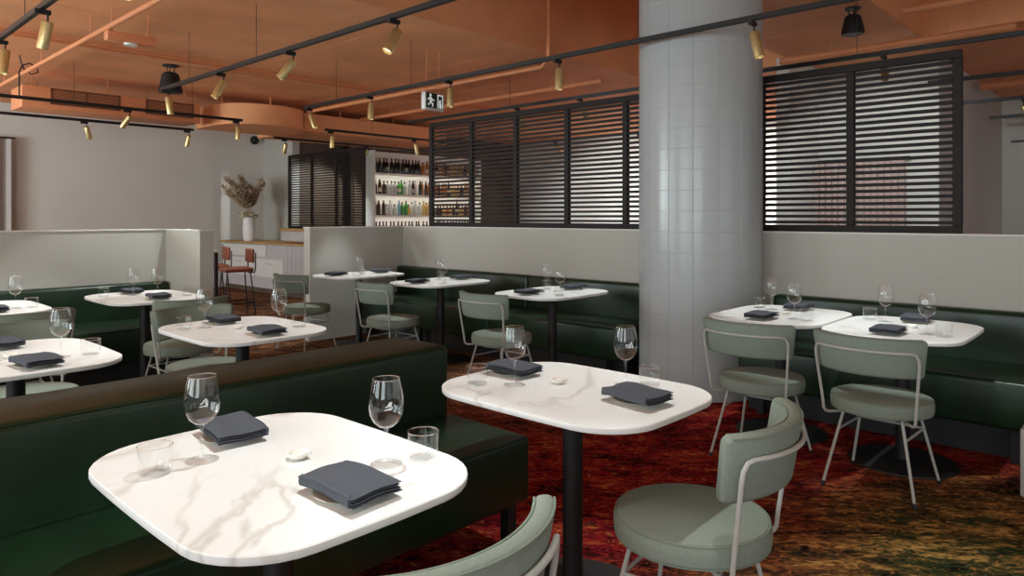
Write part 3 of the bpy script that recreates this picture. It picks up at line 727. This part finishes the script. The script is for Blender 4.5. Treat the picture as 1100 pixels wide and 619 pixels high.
# cross tracks at the left
spotlight(3.25, 9.8, (2.4, 10.8, .8), 'brass spotlight on the upper left cross track, tilted towards the left', P_*.6)
spotlight(4.70, 9.8, (4.5, 9.5, .6), 'brass spotlight at the right end of the upper left cross track', P_*.6)
spotlight(3.22, 11.45, (4.0, 11.9, .3), 'brass spotlight on the lower left cross track, tilted towards the right', P_*.3)
spotlight(4.68, 11.45, (4.4, 11.9, .3), 'brass spotlight at the right end of the lower left cross track', P_*.3)
spotlight(6.30, 9.85, (6.1, 9.7, .6), 'pale brass spotlight at the left end of the nearer bar track', P_*.5)
spotlight(8.02, 9.85, (8.3, 9.5, .6), 'brass spotlight hanging in front of the bottle shelves', P_*.5)
spotlight(6.40, 11.5, (6.3, 11.9, .9), 'brass spotlight over the bar counter beside the white pier', P_*.25)
spotlight(8.17, 11.4+.1, (7.5, 12.2, 1.4), 'brass spotlight at the left end of the bottle shelves', P_*1.2, 90)
for (y, w_) in ((6.0, 'far left'), (5.0, 'middle left')): spotlight(6.55, y, (8.4, y-.2, 0), f'dark-looking spotlight behind the left slatted screen, {w_}', P_*.9, 70)
spotlight(6.55, 1.75, (8.7, 2.3, 1.3), 'spotlight behind the right slatted screen near its top rail', P_*1.3, 80)
spotlight(10.08, 1.2, (10.6, .4, 0), 'small brass spotlight beside the right edge of the right screen', P_*.7)
spotlight(8.32, .2, (9.4, -.2, .5), 'spotlight of the far right room, beyond the right picture edge', P_*.9)
spotlight(11.85, 0.2, (13.5, .6, .8), 'farthest spotlight in the far right room', P_*.9)
# the room behind the screens has its own lamps on a further track
track((10.0, 4.0), (10.0, 10.5), 'black light track deep behind the left slatted screen')
for (y, w_) in ((4.8, 'right'), (6.4, 'centre'), (8.2, 'left')): spotlight(10.0, y, (12.6, y, .8), f'spotlight deep behind the left slatted screen, {w_} one', P_*4.5, 95)

# ------------------------------------------------------------------ ceiling speakers, exit sign, small fittings
def speaker(x, y, z, r, label):
    t = thing('ceiling_speaker', label, 'speaker', (x, y, z))
    MB().lathe([(r*1.08, 0), (r*1.1, .02), (r*1.02, .06), (r*.78, r*1.75), (r*.55, r*1.95), (r*.3, r*2.0)], 24).build('shell', M['black_plastic'], t)
    MB().lathe([(r*.98, -.004), (r*1.04, .0)], 24).build('grille', M['black'], t)
    b = MB()
    for k in range(3):
        a = 2*PI*k/3; b.tube([(r*.3*math.cos(a), r*.3*math.sin(a), r*1.95), (r*.42*math.cos(a), r*.42*math.sin(a), CEIL-z-.01)], .006, 6)
    b.lathe([(r*.75, CEIL-z-.014), (r*.75, CEIL-z)], 20); b.build('bracket', M['black'], t)
speaker(3.37, 8.72, 2.86, .122, 'black bell-shaped ceiling speaker at the left above the booth tables')
speaker(6.49, 1.98, 2.96, .085, 'black bell-shaped ceiling speaker above the right slatted screen')
ex = thing('exit_sign', 'small hanging exit sign with white figure on dark face', 'sign', kk((5.28, 6.15, 2.59)), math.radians(8))
MB().rbox(-.155, .155, -.03, .03, 0, .19, .008).build('housing', M['sign_white'], ex)
MB().box(-.14, .15, -.033, -.0305, .022, .185).build('face', M['sign_dark'], ex, smooth=False)
def face_poly(pts, name):
    n = len(pts); b = MB(); b.add([(x, -.0335, z) for x, z in pts]+[(x, -.035, z) for x, z in pts], [tuple(range(n)), tuple(reversed(range(n, 2*n)))]+[(k, (k+1) % n, n+(k+1) % n, n+k) for k in range(n)])
    return b.build(name, M['sign_light'], ex, smooth=False)
face_poly([(-.075+.018*math.cos(2*PI*k/10), .158+.018*math.sin(2*PI*k/10)) for k in range(10)], 'pictogram_head')
face_poly([(-.098, .135), (-.06, .138), (-.04, .118), (-.012, .112), (-.012, .1), (-.045, .102), (-.058, .112), (-.052, .085), (-.028, .07), (-.034, .036), (-.05, .036), (-.048, .062), (-.078, .075), (-.09, .05), (-.12, .048), (-.12, .062), (-.1, .064), (-.085, .09), (-.092, .118), (-.115, .1), (-.122, .108)], 'pictogram_body')
face_poly([(.04, .03), (.055, .03), (.055, .165), (.12, .165), (.12, .03), (.135, .03), (.135, .178), (.04, .178)], 'door_frame')
face_poly([(.068, .03), (.108, .03), (.108, .075), (.09, .10), (.108, .12), (.068, .12)], 'door_leaf')
MB().tube([(-.1, 0, .19), (-.1, 0, CEIL-ex.location.z)], .004, 6).tube([(.1, 0, .19), (.1, 0, CEIL-ex.location.z)], .004, 6).build('hanger', M['orange_pipe'], ex)
em = thing('emergency_light', 'orange box light fitting hanging from the conduit at upper left', 'light', kk((2.35, 7.0, 2.95)), math.radians(0))
MB().rbox(-.2, .2, -.05, .05, .02, .10, .008).build('housing', M['orange_pipe'], em)
MB().lathe([(.05, .003), (.055, .02)], 20).build('lens', M['sign_white'], em)
MB().tube([(-.15, 0, .1), (-.15, 0, CEIL-em.location.z)], .006, 6).tube([(.15, 0, .1), (.15, 0, CEIL-em.location.z)], .006, 6).build('hanger', M['orange_pipe'], em)
cb = [(2.0, 9.415, TRZ+.018), (2.0, 9.415, 3.0), (2.03, 9.415, 3.08), (2.1, 9.415, 3.11), (2.17, 9.415, 3.08), (2.18, 9.415, 3.02), (2.12, 9.415, 2.99), (2.05, 9.415, 3.03), (2.02, 9.415, 3.1), (2.0, 9.415, CEIL)]
tag(MB().tube([Vector(p)-Vector(cb[0]) for p in cb], .008, 6).build('looped_cable', M['black_plastic'], None, cb[0]), 'black cable with a loop hanging at the upper left edge', 'cable')
dm = thing('wall_camera', 'small round black camera dome high on the left wall', 'camera', (6.85, YB, 2.92))
MB().lathe([(.085, 0), (.085, .03), (.07, .04)], 20).xf(Matrix.Rotation(PI/2, 4, 'X')).build('mount', M['black_plastic'], dm)
MB().lathe([(.065, .04), (.06, .07), (.04, .095), (.01, .105)], 20).xf(Matrix.Rotation(PI/2, 4, 'X')).build('dome', M['black'], dm)
cu = MB(); n = 40; vs = []; fs = []
for i in range(n+1):
    x = -1.3+1.3*i/n; y = .035*math.sin(i*1.25)
    vs += [(x, y, 0), (x, y, 2.55), (x, y+.006, 0), (x, y+.006, 2.55)]
for i in range(n):
    o = i*4; fs += [(o, o+4, o+5, o+1), (o+2, o+3, o+7, o+6), (o+1, o+5, o+7, o+3), (o, o+2, o+6, o+4)]
fs += [(0, 1, 3, 2), (n*4, n*4+2, n*4+3, n*4+1)]
ct = thing('curtain', 'pale grey pleated curtain at the left picture edge', 'curtain', (2.76, 13.38, .05))
MB().add(vs, fs).build('fabric', M['curtain'], ct); MB().tube([(-1.4, 0, 2.57), (.03, 0, 2.57)], .014, 8).build('rod', M['black'], ct)

vs = []; fs = []; n = 56
for i in range(n+1):
    y = -.5+1.0*i/n; x = .03*math.sin(i*1.57)
    vs += [(x, y, 0), (x, y, 2.0), (x+.006, y, 0), (x+.006, y, 2.0)]
for i in range(n):
    o = i*4; fs += [(o, o+4, o+5, o+1), (o+2, o+3, o+7, o+6), (o+1, o+5, o+7, o+3), (o, o+2, o+6, o+4)]
fs += [(0, 1, 3, 2), (n*4, n*4+2, n*4+3, n*4+1)]
M['rose'] = mat('dusty_rose_curtain', lin((206, 184, 178)), .95, noise=.06, nscale=40)
ct = thing('curtain', 'dusky rose pleated curtain seen through the right slatted screen', 'curtain', (8.75, 2.62, .02))
MB().add(vs, fs).build('fabric', M['rose'], ct); MB().tube([(0, -.55, 2.02), (0, .45, 2.02)], .012, 8).build('rod', M['black'], ct)

# ------------------------------------------------------------------ bar
bar = thing('bar_counter', 'pale bar counter with oak tops behind the leather stools', 'counter', (6.5, 11.4, 0))
MB().box(-.36, .28, -1.9, 1.95, .10, .88).build('body', M['bar_tile'], bar, smooth=False)
MB().box(-.30, .28, -1.9, 1.95, 0, .10).build('plinth_or_shade_box', M['dark_wall'], bar, smooth=False)
MB().rbox(-.42, .30, -1.92, 1.98, .88, .92, .004, 1).build('worktop', M['wood'], bar)
MB().box(.30, .62, -1.9, .94, 0, 1.10).build('upstand', M['bar_tile'], bar, smooth=False)
MB().rbox(.26, .64, -1.92, .95, 1.10, 1.15, .004, 1).build('ledge', M['wood'], bar)
for (y0, y1, z0, z1) in ((-.35, .62, .30, .62), (.66, 1.9, .30, .62), (.25, 1.9, .66, .86)):
    p = MB().rbox(-.378, -.36, y0, y1, z0, z1, .003, 1).build('front_panel', M['bar_panel'], bar)
    if z1 < .7: MB().box(-.384, -.378, (y0+y1)/2-.12, (y0+y1)/2+.12, z1-.09, z1-.075).build('handle_slot', M['frame'], p, smooth=False)
for k in range(11): MB().rbox(-.366, -.36, -1.88+k*.14, -1.75+k*.14, .12, .86, .002, 1).build('tile', M['bar_tile'], bar)
screen('slatted_screen', 'small dark slatted screen standing on the bar ledge beside the bottle shelves', 6.96, [12.3, 11.5, 10.7, 9.88], 1.15, 2.55)
vs_ = thing('flower_vase', 'tall white vase of dried pampas and cream flowers on the bar', 'vase', (6.3, 12.62, .92))
MB().lathe([(.085, 0), (.10, .02), (.112, .2), (.108, .38), (.10, .44), (.092, .44), (.095, .36), (.09, .1)], 24).build('vase_body', M['vase'], vs_)
rg = random.Random(5)
def stemcurve(a, lean, h):
    return [Vector((lean*math.cos(a)*(u**1.6), lean*math.sin(a)*(u**1.6), .40+h*u)) for u in [k/6 for k in range(7)]]
for i in range(20):
    a = rg.uniform(0, 2*PI); lean = rg.uniform(.12, .48); h = rg.uniform(.45, .85); p = stemcurve(a, lean, h)
    b = MB(); b.tube(p, .004, 5)
    st = b.build('stem', M['dried'], vs_)
    b = MB()
    for k in range(130):
        u = rg.uniform(.45, 1.0); i0 = min(5, int(u*6)); q = p[i0].lerp(p[i0+1], u*6-i0)
        d = Vector((rg.uniform(-1, 1), rg.uniform(-1, 1), rg.uniform(.3, 1.4))).normalized(); L = rg.uniform(.07, .16)*(1.25-u*.6); s2 = d.cross(Vector((rg.uniform(-1, 1), rg.uniform(-1, 1), .2))).normalized()*.012
        b.add([q-s2, q+s2, q+d*L+s2*.3, q+d*L-s2*.3, q+d*L*.5+s2.cross(d)*1.2], [(0, 1, 2, 3), (0, 1, 4), (2, 3, 4)])
    b.build('plume', M['dried' if i % 3 else 'dried_dark'], st, smooth=False)
for i in range(14):
    ab = rg.uniform(0, 2*PI); rb_ = rg.uniform(.06, .19); c = Vector((rb_*math.cos(ab), rb_*math.sin(ab), rg.uniform(.42, .54))); b = MB()
    for ring, (nn, rr, tl) in enumerate(((7, .085, .2), (6, .07, .7), (5, .045, 1.1))):
        for k in range(nn):
            a = 2*PI*k/nn+ring*.4; d = Vector((math.cos(a)*math.cos(tl), math.sin(a)*math.cos(tl), math.sin(tl))); s2 = Vector((-math.sin(a), math.cos(a), 0))*.03
            b.add([c, c+d*rr*.6+s2, c+d*rr*1.1, c+d*rr*.6-s2, c+d*rr*.55+Vector((0, 0, -.008))], [(0, 1, 2, 4), (0, 4, 2, 3)])
    b.build('blossom', M['petal'], vs_)

# bottle shelves
SX0, SX1, SY = 8.50, 11.45, 11.80
WL = SX1-SX0
SZ = (2.27, 1.835, 1.405, .96)
b = MB(); b.box(0, WL, .10, .149, .5, 2.72); b.box(-.04, 0, -.14, .149, .5, 2.72); b.box(WL, WL+.04, -.14, .149, .5, 2.72)
struct(b.build('wall_shelf_recess', M['shelf_back'], None, (SX0, SY, 0), smooth=False))
for z, w_ in zip(SZ, ('topmost', 'second', 'third', 'lowest')):
    sh = thing('wall_shelf', f'white illuminated bottle shelf behind the bar, {w_} from the top' if w_ not in ('topmost', 'lowest') else f'white illuminated bottle shelf behind the bar, {w_} of four', 'shelf', (SX0, SY, z), group='white bottle shelves')
    MB().box(.001, WL-.001, -.14, .099, -.03, 0).build('shelf_board', M['shelf_back'], sh, smooth=False)
    MB().box(.001, WL-.001, -.14, -.132, -.045, -.03).build('front_lip', M['shelf_back'], sh, smooth=False)
    MB().box(.02, WL-.02, -.128, -.116, -.036, -.0305).build('light_strip', M['led'], sh, smooth=False)
prof = {'wine': [(.036, 0), (.038, .01), (.038, .19), (.030, .22), (.015, .245), (.0145, .31)],
        'spirit': [(.042, 0), (.044, .01), (.044, .17), (.034, .20), (.016, .215), (.0155, .27)],
        'tall': [(.034, 0), (.036, .01), (.036, .21), (.02, .25), (.014, .30)],
        'round': [(.03, 0), (.042, .02), (.044, .07), (.038, .13), (.018, .16), (.016, .22)]}
meshes = {}
def bottle(kind, colr, x, y, z, label, group):
    key = (kind, colr); top = prof[kind][-1]
    if key not in meshes:
        lr = prof[kind][2][0]+.0008
        meshes[key] = (MB().lathe(prof[kind], 12).mesh('bottle', BM[colr]), MB().lathe([(top[0]+.002, top[1]-.03), (top[0]+.002, top[1]+.004)], 10).mesh('cap', M['cap']),
                       MB().lathe([(lr, .05), (lr, .13)], 12, cap0=False, cap1=False).mesh('paper_label', M['label']))
    o = link('bottle', meshes[key][0], None, (x, y, z)); tag(o, label, 'bottle', group)
    link('cap', meshes[key][1], o)
    if kind != 'round' and rb.random() < .35: link('paper_label', meshes[key][2], o)
def ordinal(n): return f"{n}{'th' if 10 < n % 100 < 14 else {1: 'st', 2: 'nd', 3: 'rd'}.get(n % 10, 'th')}"
rb = random.Random(11)
for si, z in enumerate(SZ):
    where = ('top shelf', 'second shelf', 'third shelf', 'bottom shelf')[si]
    x = SX0+.07; nth = 0
    while x < SX1-.08:
        u = (x-SX0)/WL
        if si == 0: kind, c = ('wine', 'dark wine') if u < .42 else (rb.choice(['tall', 'spirit']), rb.choice(['gold', 'amber', 'dark wine']))
        elif si == 1: kind, c = (rb.choice(['spirit', 'tall']), ('brown' if u < .1 else 'clear' if u < .2 else 'green' if u < .27 else rb.choice(['clear', 'dark wine']) if u < .42 else rb.choice(['amber', 'gold', 'amber', 'brown'])))
        elif si == 2: kind, c = (rb.choice(['spirit', 'tall', 'round']), ('brown' if u < .1 else 'clear' if u < .22 else rb.choice(['blue', 'green']) if u < .3 else rb.choice(['clear', 'clear', 'gold']) if u < .42 else rb.choice(['gold', 'amber', 'brown'])))
        else: kind, c = ('wine', rb.choice(['dark wine', 'dark wine', 'brown']))
        names = {'dark wine': 'dark wine bottle', 'amber': 'amber spirit bottle', 'green': 'green bottle', 'clear': 'clear spirit bottle', 'brown': 'brown bottle', 'blue': 'pale blue bottle', 'gold': 'golden bottle'}
        shp = {'wine': 'slim-necked', 'spirit': 'broad', 'tall': 'tall slender', 'round': 'squat round'}[kind]
        nth += 1
        bottle(kind, c, x, SY-.03+rb.uniform(-.04, .02), z, f'{shp} {names[c]}, {ordinal(nth)} from the left on the {where} behind the bar', f'{shp} {names[c]}s on the {where}')
        x += rb.uniform(.090, .102)

# stools and high table
def make_stool():
    t = thing('bar_stool', '', 'stool', group='brown leather bar stools')
    MB().rbox(-.19, .19, -.19, .19, .62, .68, .025, 3).build('seat', M['brown_leather'], t)
    MB().rbox(.16, .20, -.18, .18, .74, .93, .018, 3).build('backrest', M['brown_leather'], t)
    for s_ in (-1, 1): MB().tube([(.10, s_*.195, .61), (.185, s_*.195, .615), (.205, s_*.195, .64), (.208, s_*.19, .88)], .009, 6).build('back_post', M['black'], t)
    for sx in (-1, 1):
        for sy in (-1, 1): MB().tube([(sx*.15, sy*.15, .62), (sx*.21, sy*.21, 0)], .009, 6).build('leg', M['black'], t)
    MB().tube([(.19, .19, .2), (-.19, .19, .2), (-.19, -.19, .2), (.19, -.19, .2)], .008, 6, True).build('footrest', M['black'], t)
    return t
st = make_stool()
place(st, False, (4.50, 10.10, 0), math.radians(-12), 'brown leather bar stool next to the high table, left of two')
place(st, True, (4.46, 9.30, 0), math.radians(-12), 'brown leather bar stool nearer the bar, right of two')
ht = thing('high_table', 'high white table with dark legs behind the left partition end', 'table', (3.80, 9.42, 0))
MB().rbox(-.35, .35, -.35, .35, .90, .93, .006, 1).build('tabletop', M['grey_tile_top'], ht)
for sx in (-1, 1):
    for sy in (-1, 1): MB().rbox(sx*.3-.02, sx*.3+.02, sy*.3-.02, sy*.3+.02, 0, .90, .003, 1).build('leg', M['black'], ht)
tag(MB().lathe([(.03, 0), (.08, .02), (.10, .035), (.094, .035), (.05, .012), (.001, .01)], 20, cap1=False).build('bowl', M['black_plastic'], None, (4.0, 9.3, .93)), 'shallow dark bowl on the high table by the stools', 'bowl')

# pale low box at the right picture edge
tag(MB().rbox(-.02, .42, -.45, 0, 0, .335, .012, 2).build('low_box', M['frame'], None, (4.22, .515, 0)), 'low pale grey box just entering the right picture edge', 'box')
